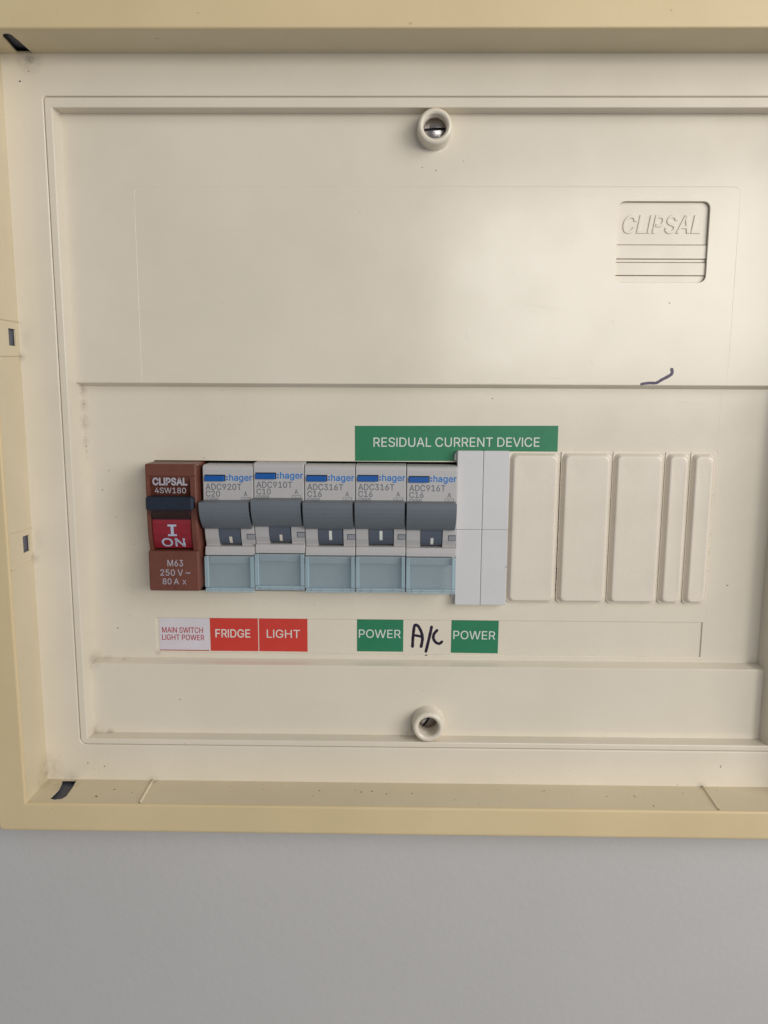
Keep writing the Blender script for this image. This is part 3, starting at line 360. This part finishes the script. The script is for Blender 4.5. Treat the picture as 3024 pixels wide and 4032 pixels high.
# faint moulded outline
def arc(cx, cz, r, a0, a1, n=5): return [(cx+r*math.cos(math.radians(a0+(a1-a0)*k/n)), cz+r*math.sin(math.radians(a0+(a1-a0)*k/n))) for k in range(n+1)]
mb = MB(); path = [(-87, 3.9), (-87, 40)] + arc(-84.5, 65.5, 2.5, 180, 90) + [(10, 68.0)] + arc(110.9, 65.8, 2.3, 90, 0) + [(113.2, 40), (113.2, 3.9)]
tube(mb, [(x, UH+0.002, z) for x, z in path], 0.22, 0.03); tube(mb, [(113.2, MH+0.002, 2.0), (113.2, MH+0.002, -80.0)], 0.22, 0.03)
part(mb, 'moulded_outline', M_CREAM)
# screw bosses and their screws
def boss(cx, cz, ro, ri, top, screw_h, ang, notch=False):
    mb = MB(); n = 64; prof = [(ro+0.5, UH), (ro+0.15, UH+0.4), (ro+0.05, top-1.1), (ro-0.12, top-0.45), (ro-0.5, top-0.12), (ro-0.95, top), (ri+0.55, top), (ri+0.38, top-0.25), (ri+0.12, top-0.35), (ri, top-0.6), (ri-0.15, top-6.5), (ri-0.2, top-11)]
    rings = [mb.pts([P0(u, v, hh) for u, v in circ(cx, cz, r, n)]) for r, hh in prof]
    for a, b in zip(rings, rings[1:]): mb.ring(a, b)
    o = part(mb, 'screw_boss', M_CREAM, smooth=True)
    mb = MB(); r = ri-0.22; ca, sa = math.cos(ang), math.sin(ang)
    R = lambda u, v: (cx+u*ca-v*sa, cz+u*sa+v*ca)
    # two half domes either side of a cut slot
    for sg in (1, -1):
        rows = []
        for k in range(7):
            f = k/6; row = []
            for j in range(13):
                t = -math.pi/2+math.pi*j/12; rr_ = r*(1-f); y = 0.42+max(0, rr_*math.cos(t)-0.42*0) ; x = rr_*math.sin(t)
                lim = math.sqrt(max(0, r*r-0.42**2)); x = max(-lim, min(lim, x)); y = min(y, math.sqrt(max(0.0, r*r-x*x)))
                hh = screw_h+0.75*(1-(x*x+y*y)/(r*r)); p = R(x, sg*y); row.append((p[0], hh, p[1]))
            rows.append(mb.pts(row))
        for a, b in zip(rows, rows[1:]): mb.ring(a, b, close=False)
        e = rows[0]
        q0 = R(-r*0.98, sg*0.42); q1 = R(r*0.98, sg*0.42)
        A = mb.pts([(q0[0], screw_h+0.02, q0[1]), (R(0, sg*0.42)[0], screw_h+0.74, R(0, sg*0.42)[1]), (q1[0], screw_h+0.02, q1[1])]); B = mb.pts([(q0[0], screw_h-0.9, q0[1]), (R(0, sg*0.42)[0], screw_h-0.9, R(0, sg*0.42)[1]), (q1[0], screw_h-0.9, q1[1])])
        mb.ring(A, B, close=False)
    part(mb, 'screw', M_STEEL, o)
    mb = MB(); mb.cap([circ(cx, cz, ri-0.16, 32)], P0, screw_h-0.62); part(mb, 'screw_slot', M_DARK, o)
boss(12.3, 85.0, 5.55, 3.75, 1.0, -3.2, math.radians(3))
boss(12.9, -117.8, 5.55, 3.6, 1.0, -6.6, math.radians(58))
# writing in marker
mb = MB(); HS = MH-0.42
stroke(mb, [(7.17, -91.08), (7.3, -87.63), (7.71, -83.75), (8.24, -82.9), (9.28, -83.53), (10.34, -85.67), (10.79, -88.03), (10.33, -91.1)], 1.08, HS+0.03)
stroke(mb, [(7.46, -86.77), (9, -87.0), (10.57, -87.38)], 0.95, HS+0.045)
stroke(mb, [(14.04, -83.62), (13.46, -86.71), (12.09, -92.97)], 1.08, HS+0.03)
stroke(mb, [(16.04, -84.89), (14.95, -86.35), (14.8, -87.99), (15.65, -89.4), (16.95, -89.91), (17.93, -89.16)], 1.05, HS+0.045)
stroke(mb, [(11.85, -94.25), (12.5, -94.2)], 0.35, MH+0.03)
part(mb, 'marker_writing', M_MARKER)
mb = MB(); stroke(mb, [(84.06, 4.1), (85.05, 4.3), (86.91, 4.5), (89.09, 4.55), (90.89, 5.6), (93.6, 7.1), (94.24, 7.98), (94.07, 9.06)], 0.85, UH+0.03, 1.15); part(mb, 'pen_mark', M_VIOLET)
mb = MB()
for pts in ([(44, 30.5), (48, 29.6), (53, 28.4)], [(49, 29.9), (55, 28.9)], [(66, 12.5), (67.2, 10.4)], [(24, 22), (24.4, 18.5)], [(52, 6.0), (59, 5.7)], [(-60, 30), (-57, 31)], [(98, -2), (106, -2.6)]): stroke(mb, [pts[0], ((pts[0][0]+pts[-1][0])/2, (pts[0][1]+pts[-1][1])/2+0.1), pts[-1]], 0.06, UH+0.02 if pts[0][1] > 3 else MH+0.02, 0.03)
o = part(mb, 'scuff_marks', M_SCUFF); o['kind'] = 'stuff'
# dark space behind
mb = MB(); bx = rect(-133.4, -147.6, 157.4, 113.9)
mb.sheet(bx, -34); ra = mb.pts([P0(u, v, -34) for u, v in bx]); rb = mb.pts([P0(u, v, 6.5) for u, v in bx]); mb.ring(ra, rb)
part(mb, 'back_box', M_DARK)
# crumbs of dirt on the ledge and cover
mb = MB()
def crumb(p, ax, s_):
    if ax == 'y' and 72.9 < p[0] < 104.1 and 37 < p[2] < 64.1: return
    n = random.randint(5, 7); pts = []
    for k in range(n):
        t = 2*math.pi*k/n; rr_ = s_*random.uniform(0.5, 1.2); u, v = rr_*math.cos(t), rr_*math.sin(t)*random.uniform(0.5, 1)
        pts.append((p[0]+u, p[1]+v, p[2]+0.03) if ax == 'z' else (p[0]+u, p[1]+0.03, p[2]+v))
    i = mb.pts(pts); c = mb.pts([(p[0], p[1]+(0.12 if ax != 'z' else 0), p[2]+(0.15 if ax == 'z' else 0))])[0]
    for k in range(n): mb.f.append((i[k], i[(k+1) % n], c))
for (x, h_) in [(-27.9, 10.2), (-25.8, 6.3), (-13, 5.7), (-11, 6.9), (-7.2, 6.2), (-1.9, 8), (7.1, 7.5), (53.7, 5.1), (54.5, 4.6), (75.7, 7.8), (85.6, 7.3), (85.7, 8.0), (90.2, 14), (-103.6, 11.9), (-92, 9), (-99, 7), (22, 11), (38, 4)]:
    crumb((x, h_, FZ0), 'z', random.uniform(0.22, 0.5))
for (x, z, h_) in [(-120.5, 98.5, 0), (-117.5, 101.5, 0), (64.3, -134, 0), (-105, -134.5, 0), (-111, -133.2, 0), (8.5, 74, UH), (118.5, -131.5, 0), (118.4, -132.0, 0), (122, -121.5, UH), (-92, -66, MH), (-104, -34, MH), (120, -67, MH), (13, 73, UH), (22, 76, UH), (-12, 60, UH), (40, -60.2, -5.95), (-101, -85, MH), (34, -1, MH), (92, 31, UH)]:
    crumb((x, h_, z), 'y', random.uniform(0.14, 0.34))
for k in range(34): crumb((58.4+random.uniform(-0.12, 0.16), MH+0.62, random.uniform(-72, -34)), 'y', random.uniform(0.08, 0.2))
for k in range(14): crumb((58.42, MH+0.62, -61-k*0.33), 'y', 0.22)
for k in range(22): crumb((112.45+random.uniform(-0.1, 0.1), MH+0.45, random.choice((-34.5, -36, -48.5, -50, -55, -61))+random.uniform(-0.8, 0.8)), 'y', random.uniform(0.06, 0.16))
for k in range(40): crumb((random.uniform(-86, 111), MH-0.02, -93.95), 'y', random.uniform(0.05, 0.11))
for k in range(18): crumb((-109.2+random.uniform(-0.3, 0.4), MH, random.uniform(-24, 1.5)), 'y', random.uniform(0.06, 0.2))
for k in range(22): crumb((random.uniform(-105, 128), UH, random.uniform(8, 60)), 'y', random.uniform(0.04, 0.10))
for k in range(30): crumb((random.uniform(-124, 140), 0, random.uniform(-137, -128)), 'y', random.uniform(0.05, 0.14))
for k in range(16): crumb((random.uniform(-118, 130), random.uniform(1, 15), FZ0), 'z', random.uniform(0.06, 0.16))
o = part(mb, 'dirt_specks', M_SPECK); o['kind'] = 'stuff'

# ------------------------------------------------------------------ stickers
def sticker(name, x0, z0, x1, z1, h, m, lines, ink, label, group=None, edge=None, rot=0.0):
    r = (x0*S, -h*S, z0*S)
    e = empty(name, x0, h, z0, label, 'label', group)
    mb = MB(); mb.slab(rect(x0, z0, x1, z1), [], h+0.09, h+0.002, 0); mb.build('sticker_sheet', m, e, r)
    mb = MB()
    for (t, a, b, z, cap, bold) in lines: text(mb, t, a, b, z, cap, h+0.125, bold=bold, thick=0.04)
    mb.build('print', ink, e, r)
    if edge:
        mb = MB()
        for (a, b, c, d) in edge: mb.box(a, c, h+0.002, h+0.07, b, d)
        mb.build('paper_edge', M_WHITEST, e, r)
    e.rotation_euler.y = rot
    return e
sticker('circuit_label', -85.7, -93.1, -67.3, -81.1, HS, M_WHITEST, [('MAIN SWITCH', -84.75, -69.75, -86.6, 2.05, 6), ('LIGHT POWER', -84.85, -69.35, -89.4, 2.05, 6)], M_REDINK, 'white sticker with small red print MAIN SWITCH LIGHT POWER, under the brown main switch', rot=0.003)
mb = MB(); mb.box(-85.7, -67.6, HS+0.002, HS+0.05, -93.45, -93.15); o = mb.build('under_sticker', M_REDINK); o.name = 'sticker_edge'
o.parent = bpy.data.objects['circuit_label']; o.matrix_parent_inverse = Matrix.Translation(-Vector(bpy.data.objects['circuit_label'].location))
sticker('circuit_label', -67.05, -93.45, -49.45, -80.95, HS, M_REDST, [('FRIDGE', -65.1, -52.4, -88.25, 3.05, 5)], M_STINK, 'red sticker with white word FRIDGE beneath the breakers', rot=-0.002)
sticker('circuit_label', -49.1, -93.4, -31.35, -80.95, HS, M_REDST, [('LIGHT', -46.3, -34.1, -88.2, 3.05, 0)], M_STINK, 'red sticker with white word LIGHT beneath the breakers', rot=0.003)
sticker('circuit_label', -13.15, -93.1, 3.75, -80.75, HS, M_GREEN, [('POWER', -12.5, 2.8, -87.9, 3.1, 0)], M_STINK, 'green sticker reading POWER left of the handwritten letters')
sticker('circuit_label', 21.25, -93.3, 38.4, -80.95, HS, M_GREEN, [('POWER', 22.0, 37.3, -88.05, 3.1, 0)], M_STINK, 'green sticker reading POWER right of the handwritten letters', rot=0.006)
sticker('warning_label', -13.8, -23.05, 57.3, -10.75, MH, M_GREEN, [('RESIDUAL CURRENT DEVICE', -7.3, 50.9, -18.05, 3.2, 1)], M_STINK, 'long green sticker reading RESIDUAL CURRENT DEVICE above the breakers', rot=-0.006)

# ------------------------------------------------------------------ blanking plates
def blank(x0, x1, label, group):
    z0, z1 = -73.8, -19.35; r = (x0*S, -MH*S, z0*S); e = empty('blanking_plate', x0, MH, z0, label, 'blanking plate', group)
    mb = MB(); o = rrect(x0+0.04, z0, x1-0.04, z1, [1.6, 1.6, 0.4, 0.4], 5)
    loops = [(0, MH-0.5), (0, MH+0.55), (0.1, MH+0.68), (0.28, MH+0.7), (0.45, MH+0.62), (0.55, MH+0.8), (1.25, MH+2.1), (1.5, MH+2.33), (1.85, MH+2.42)]
    src = rrect(x0+0.04, z0, x1-0.04, z1, [1.6, 1.6, 1.2, 1.2], 6)
    prev = None
    for d, hh in loops:
        rad = 1.7; rb_ = [rad, rad, 1.7 if d > 0.4 else 0.5, 1.7 if d > 0.4 else 0.5]
        l = rrect(x0+0.04+d, z0+d*0.8, x1-0.04-d, z1-d, rb_, 6); cur = mb.pts([P0(u, v, hh) for u, v in l])
        if prev: mb.ring(prev, cur)
        prev = cur
    # slightly pillowed face
    cx, cz = (x0+x1)/2, (z0+z1)/2
    for f, hh in ((0.93, MH+2.42), (0.6, MH+2.34), (0.2, MH+2.3)):
        cur = mb.pts([P0(cx+(u-cx)*f, cz+(v-cz)*(1-(1-f)*0.5), hh) for u, v in l]); mb.ring(prev, cur); prev = cur
    mb.f.append(tuple(prev))
    o = mb.build('plate', M_BLANK, e, r); return e
g1 = 'full width cream blanking plates'; g2 = 'narrow cream blanking plates'
blank(40.35, 58.3, 'wide cream blanking plate touching the white plate, leftmost of the cream ones', g1)
blank(58.5, 76.5, 'wide cream blanking plate, middle of three, dark gap along its left edge', g1)
blank(76.6, 94.75, 'wide cream blanking plate, rightmost of three, beside the narrow ones', g1)
blank(94.85, 103.6, 'narrow cream blanking plate next to the wide ones, left of the narrow pair', g2)
blank(103.7, 112.4, 'narrow cream blanking plate at the right-hand end of the row', g2)
mb = MB(); x0, z0 = 22.0, -74.4; r = (x0*S, -MH*S, z0*S)
e = empty('blanking_plate', x0, MH, z0, 'cool white blanking plate scored into four, right of the last breaker', 'blanking plate')
for (a, b, c, d, hh) in ((22.0, -46.87, 30.98, -19.05, -5.86), (31.14, -46.87, 40.25, -19.05, -6.0), (22.0, -74.3, 30.98, -46.93, -5.86), (31.14, -74.3, 40.25, -46.93, -6.0)):
    mb = MB(); mb.slab(rect(a, c, b, d) if False else rrect(a, b, c, d, [0.35]*4, 2), [], hh, MH-0.3, 0.24); mb.build('plate_segment', M_WHITE, e, r)
mb = MB(); mb.box(22.2, 40.0, MH-0.2, -6.5, -74.1, -19.2); mb.build('backing', M_WHITE, e, r)
mb = MB(); mb.slab([(22.3, -23.0), (21.6, -22.9), (21.0, -22.3), (21.15, -20.6), (21.7, -19.5), (22.3, -19.3)], [], MH+1.2, MH+0.1, 0.2); mb.build('clip_tab', M_WHITE, e, r)
mb = MB(); mb.slab([(22.3, -73.8), (22.0, -73.6), (20.9, -71.8), (20.7, -70.6), (22.3, -70.6)], [], MH+1.2, MH+0.1, 0.2); mb.build('clip_tab', M_WHITE, e, r)

# ------------------------------------------------------------------ breakers
def smooth_prof(p): return p
BP = [(0, -12), (0, -3.6), (-0.15, -2.8), (-0.6, -2.2), (-1.6, -2.0), (-13.5, -2.0), (-21.0, -2.05), (-23.5, -2.4), (-26.0, -3.1), (-28.2, -4.2), (-28.6, -4.3), (-28.75, -3.1), (-28.95, -2.85), (-30.3, -2.35), (-30.6, -2.2), (-31.7, -2.2), (-31.8, -5.2), (-44.8, -5.2), (-45.0, -5.4), (-45.0, -12)]
def breaker(i, x0, dz, model, rating, wide, tick_white, label):
    zt = -24.2+dz; zb = zt-45; r = (x0*S, 0.009, zb*S)
    e = empty('circuit_breaker', x0, -9, zb, label, 'circuit breaker', 'grey residual current circuit breakers')
    X = lambda v: x0+v
    def mk(name, m, mb, par=e): return mb.build(name, m, par, r)
    W = 17.5; s0, s1 = (4.5, 13.4) if wide else (5.0, 12.8)
    prof = [(zt+z, h_) for z, h_ in BP]
    notch = [(z, h_) if not (-28.65 < z-zt < -20.5) else (z, -7.5) for z, h_ in prof]
    def at(z0_, z1_, dh): return [(z, h_-dh) if z0_ > z-zt > z1_ else (z, h_) for z, h_ in prof]
    mb = MB()
    mb.extrude(prof, [(X(0.02), 0.28), (X(0.12), 0.08), (X(0.3), 0), (X(s0), 0)]); mb.extrude(notch, [(X(s0), 0), (X(s1), 0)]); mb.extrude(prof, [(X(s1), 0), (X(W-0.3), 0), (X(W-0.12), 0.08), (X(W-0.02), 0.28)])
    mk('body', M_GREY, mb)
    # handle
    hp = [(-12.1, -1.9), (-12.1, 4.95), (-12.2, 5.05), (-14.0, 4.95), (-15.6, 4.6), (-17.0, 4.0), (-18.4, 3.1), (-19.8, 1.9), (-21.0, 0.6), (-21.9, -0.6), (-22.1, -1.0), (-22.1, -1.9)]
    mb = MB(); mb.extrude([(zt+z, h_) for z, h_ in hp], [(X(0.02), 0.1), (X(0.1), 0), (X(16.85), 0), (X(16.95), 0.1)]); mk('handle', M_HANDLE, mb)
    lp = [(-21.5, -2.0), (-23.5, -2.4), (-25.5, -3.0), (-27.0, -3.8), (-28.0, -4.6), (-28.1, -7.0), (-21.5, -7.0)]
    mb = MB(); mb.extrude([(zt+z, h_+0.25) for z, h_ in lp], [(X(s0+0.12), 0.1), (X(s0+0.2), 0), (X(s1-0.45), 0), (X(s1-0.35), 0.1)]); lv = mk('lever', M_STEM, mb)
    tx = X(s0+3.6 if not wide else s0+3.9); mb = MB()
    if wide: tt, tb = -22.9, -26.4
    else: tt, tb = -25.2, -27.7
    def hl(z): # lever surface height
        for (a, b) in zip(lp, lp[1:]):
            if b[0] <= z <= a[0]: return b[1]+(a[1]-b[1])*(z-b[0])/(a[0]-b[0])+0.25
        return -4
    zs = [tt+(tb-tt)*k/4 for k in range(5)]
    A = mb.pts([(tx, hl(z)+0.06, zt+z) for z in zs]); B = mb.pts([(tx+1.0, hl(z)+0.06, zt+z) for z in zs]); mb.ring(A, B, close=False); mk('indicator', M_STINK if tick_white else M_BLANK, mb, lv)
    # little status window by the lever
    def bh(z): # front of the body at height z
        for (p, q) in zip(BP, BP[1:]):
            if q[0] <= z <= p[0]: return q[1]+(p[1]-q[1])*(z-q[0])/((p[0]-q[0]) or 1)
        return -2
    def patch(x_0, x_1, z_0, z_1, d):
        mb = MB(); zs = [z_0+(z_1-z_0)*k/4 for k in range(5)]
        rows = [mb.pts([(X(x), bh(z)+dd, zt+z) for z in zs]) for x, dd in ((x_0, -0.1), (x_0, d), (x_1, d), (x_1, -0.1))]
        for p, q in zip(rows, rows[1:]): mb.ring(p, q, close=False)
        for k in (0, 4): mb.f.append(tuple(rw[k] for rw in rows))
        return mb
    o = mk('status_window', M_SHADE, patch(14.7, 17.44, -26.25, -24.15, 0.03)); mk('window_pane', M_PANE, patch(14.92, 17.42, -26.1, -24.42, 0.07), o)  # dark sheet under the pane stands in for a shaded recess edge
    # test button in its dark well
    bz = zt-5.55
    mb = MB(); mb.sheet(rect(X(0.7), bz-0.05, X(7.95), bz+2.25), -1.97); wl = mk('button_well', M_NAVY, mb)
    mb = MB(); mb.slab(rrect(X(0.72), bz-0.05, X(7.6), bz+1.85, 0.25, 2), [], -1.35, -2.0, 0.22); mk('test_button', M_BLUE, mb)
    hf = -1.955
    mb = MB(); [mb.slab(rect(X(8.2), bz+q, X(8.82), bz+q+0.55), [], hf, hf-0.05, 0) for q in (0.27, 1.22)]; text(mb, 'hager', X(9.3), X(17.15), bz+0.2, 2.15, hf, bold=15); mk('brand_print', M_BLUEINK, mb)
    mb = MB(); text(mb, model, X(1.0), X(13.4), zt-8.6, 2.1, hf, bold=7); text(mb, rating, X(1.0), X(5.9), zt-10.95, 2.0, hf, bold=7)
    text(mb, '6000', X(1.3), X(4.9), zt-13.05, 1.4, hf, bold=8); text(mb, 'A', X(14.2), X(15.4), zt-10.75, 1.6, hf, bold=4)
    def frame_(x_0, z_0, x_1, z_1, t=0.13):
        mb.slab(rect(X(x_0), zt+z_0, X(x_1), zt+z_1), [rect(X(x_0+t), zt+z_0+t, X(x_1-t), zt+z_1-t)], hf, hf-0.05, 0)
    frame_(0.95, -13.4, 5.25, -11.35); frame_(13.3, -13.4, 16.4, -11.2)
    stroke(mb, [(X(13.9), zt-12.1), (X(14.5), zt-11.8), (X(15.0), zt-12.2), (X(15.7), zt-11.9)], 0.13, hf); mk('model_print', M_GREYINK, mb)
    # hinged clear cover
    ct, cb = zt-31.95, zt-45.0
    mb = MB(); mb.slab(rect(X(0.3), cb+1.75, X(W-0.2), ct), [], -1.35, -2.0, 0.1, back=True)
    cv = mk('terminal_cover', M_CLEAR, mb)
    for a in (0.15, W-1.35):
        mb = MB(); mb.extrude([(ct, -2.2), (ct, -0.9), (ct-0.35, -0.4), (cb+2.2, -0.4), (cb+1.9, -0.9), (cb+1.9, -2.2)], [(X(a), 0.12), (X(a+0.15), 0), (X(a+1.05), 0), (X(a+1.2), 0.12)]); mk('side_rib', M_RIB, mb, cv)
    for a, b in ((0.2, 2.0), (2.15, 5.6), (5.7, 13.2), (13.3, W-1.4), (W-1.3, W-0.1)):
        mb = MB(); mb.extrude([(cb+1.65, -2.6), (cb+1.65, -1.0), (cb+1.3, -0.75), (cb+0.5, -0.75), (cb+0.1, -1.1), (cb+0.0, -2.6)], [(X(a), 0.1), (X(a+0.12), 0), (X(b-0.12), 0), (X(b), 0.1)]); mk('hinge', M_RIB, mb, cv)
    mb = MB(); mb.box(X(1.2), X(W-1.2), -5.1, -3.0, ct-3.0, ct-0.3, 0.25); mk('terminal_ledge', M_GREY, mb)
    return e
P_ = 17.65
breaker(0, -66.30, 0.0, 'ADC920T', 'C20', False, False, 'grey circuit breaker marked C20, next to the brown main switch')
breaker(1, -66.30+P_, 0.85, 'ADC910T', 'C10', False, False, 'grey circuit breaker marked C10, standing slightly higher than its neighbours')
breaker(2, -66.30+2*P_, 0.15, 'ADC316T', 'C16', True, True, 'grey C16 circuit breaker right of the C10 one, third of the five')
breaker(3, -66.30+3*P_, 0.25, 'ADC316T', 'C16', True, True, 'grey C16 circuit breaker with another C16 on each side, fourth of the five')
breaker(4, -66.30+4*P_, 0.0, 'ADC916T', 'C16', False, True, 'grey C16 circuit breaker, last of the five, beside the white blanking plate')

# ------------------------------------------------------------------ main switch
x0, zt = -85.0, -23.55; zb = zt-44.4; r = (x0*S, 0.009, zb*S)
e = empty('main_switch', x0, -9, zb, 'brown main switch with navy lever and red rocker reading ON, leftmost in the row', 'main switch')
X = lambda v: x0+v
bp_ = [(0, -12), (0, 1.3), (-0.12, 1.75), (-0.5, 2.0), (-4.0, 2.05), (-4.15, 1.85), (-4.3, 2.0), (-18.5, 2.0), (-22, 1.9), (-26, 1.4), (-29.3, 0.5), (-30.0, 0.4), (-30.3, 1.75), (-30.7, 2.0), (-44.0, 2.0), (-44.4, 1.6), (-44.4, -12)]
bp_ = [(zt+z, h_) for z, h_ in bp_]; nt_ = [(z, h_ if not (-30.2 < z-zt < -11) else -5.0) for z, h_ in bp_]
bp_i = bp_
mb = MB(); mb.extrude(bp_, [(X(0.0), 0.45), (X(0.2), 0.1), (X(0.5), 0), (X(1.5), 0)]); mb.extrude(nt_, [(X(1.5), 0), (X(15.4), 0)]); mb.extrude(bp_, [(X(15.4), 0), (X(17.0), 0), (X(17.4), 0.25), (X(17.7), 0.9)])
mb.build('body', M_BROWN, e, r)
mb = MB(); mb.box(X(8.95), X(9.0), 1.9, 2.03, zt-3.9, zt-0.6); mb.build('mould_seam', M_MAROON, e, r); mb = MB(); mb.box(X(8.95), X(9.02), 1.9, 2.02, zt-43.9, zt-31.2); mb.build('mould_seam', M_MAROON, e, r)
rp = [(-18.0, 1.1), (-20.5, 1.5), (-24, 1.2), (-27, 0.5), (-29.6, -0.6), (-29.9, -4.5), (-18.0, -4.5)]
mb = MB(); mb.extrude([(zt+z, h_) for z, h_ in rp], [(X(1.65), 0.1), (X(1.8), 0), (X(14.9), 0), (X(15.05), 0.1)]); rk = mb.build('rocker', M_RED, e, r)
def rh_(z):
    for a, b in zip(rp, rp[1:]):
        if b[0] <= z <= a[0]: return b[1]+(a[1]-b[1])*(z-b[0])/(a[0]-b[0])
    return 0
mb = MB(); text(mb, ['i_serif'], X(7.05), X(9.85), zt-25.0, 3.9, 1.0, bold=16, thick=0.05); text(mb, 'ON', X(4.5), X(12.45), zt-28.95, 2.95, 1.0, bold=15, thick=0.05)
mb.v = [(x, rh_(z-zt)+0.06+(0.04 if h_ > 0.98 else 0), z) for x, h_, z in mb.v]; mb.build('raised_lettering', M_RAISED, rk, r)
lv_ = [(-11.0, 0.5), (-11.0, 4.4), (-11.35, 5.0), (-15.2, 5.0), (-15.6, 4.6), (-15.6, 0.5)]
mb = MB(); mb.extrude([(zt+z, h_) for z, h_ in lv_], [(X(0.7), 0.35), (X(1.0), 0), (X(16.1), 0), (X(16.9), 0.7)]); lv = mb.build('lever', M_NAVY, e, r)
l2 = [(-15.3, 4.4), (-16.4, 3.6), (-18.6, 1.9), (-19.2, 1.6), (-19.2, -3), (-15.3, -3)]
mb = MB(); mb.extrude([(zt+z, h_) for z, h_ in l2], [(X(1.7), 0.3), (X(2.0), 0), (X(15.0), 0), (X(15.35), 0.3)]); mb.build('lever_foot', M_MAROON, lv, r)
mb = MB()
text(mb, 'CLIPSAL', X(2.65), X(14.25), zt-7.2, 2.35, 2.06, bold=34); text(mb, '4SW180', X(3.2), X(13.9), zt-10.0, 1.85, 2.06, bold=4); text(mb, 'CS8885250V', X(2.1), X(15.6), zt-12.9, 1.85, 2.06, bold=4)
mb.build('print', M_PALEINK, e, r); mb = MB()
text(mb, 'M63', X(6.6), X(12.0), zt-35.55, 2.2, 2.06, bold=4); text(mb, '250 V ~', X(4.0), X(14.4), zt-38.9, 2.15, 2.06, bold=4); text(mb, '80 A', X(4.7), X(10.3), zt-42.0, 2.05, 2.06, bold=4); text(mb, 'x', X(11.6), X(12.9), zt-42.0, 2.05, 2.06)
mb.build('print', M_PALEINK, e, r)
SC.render.film_transparent = False
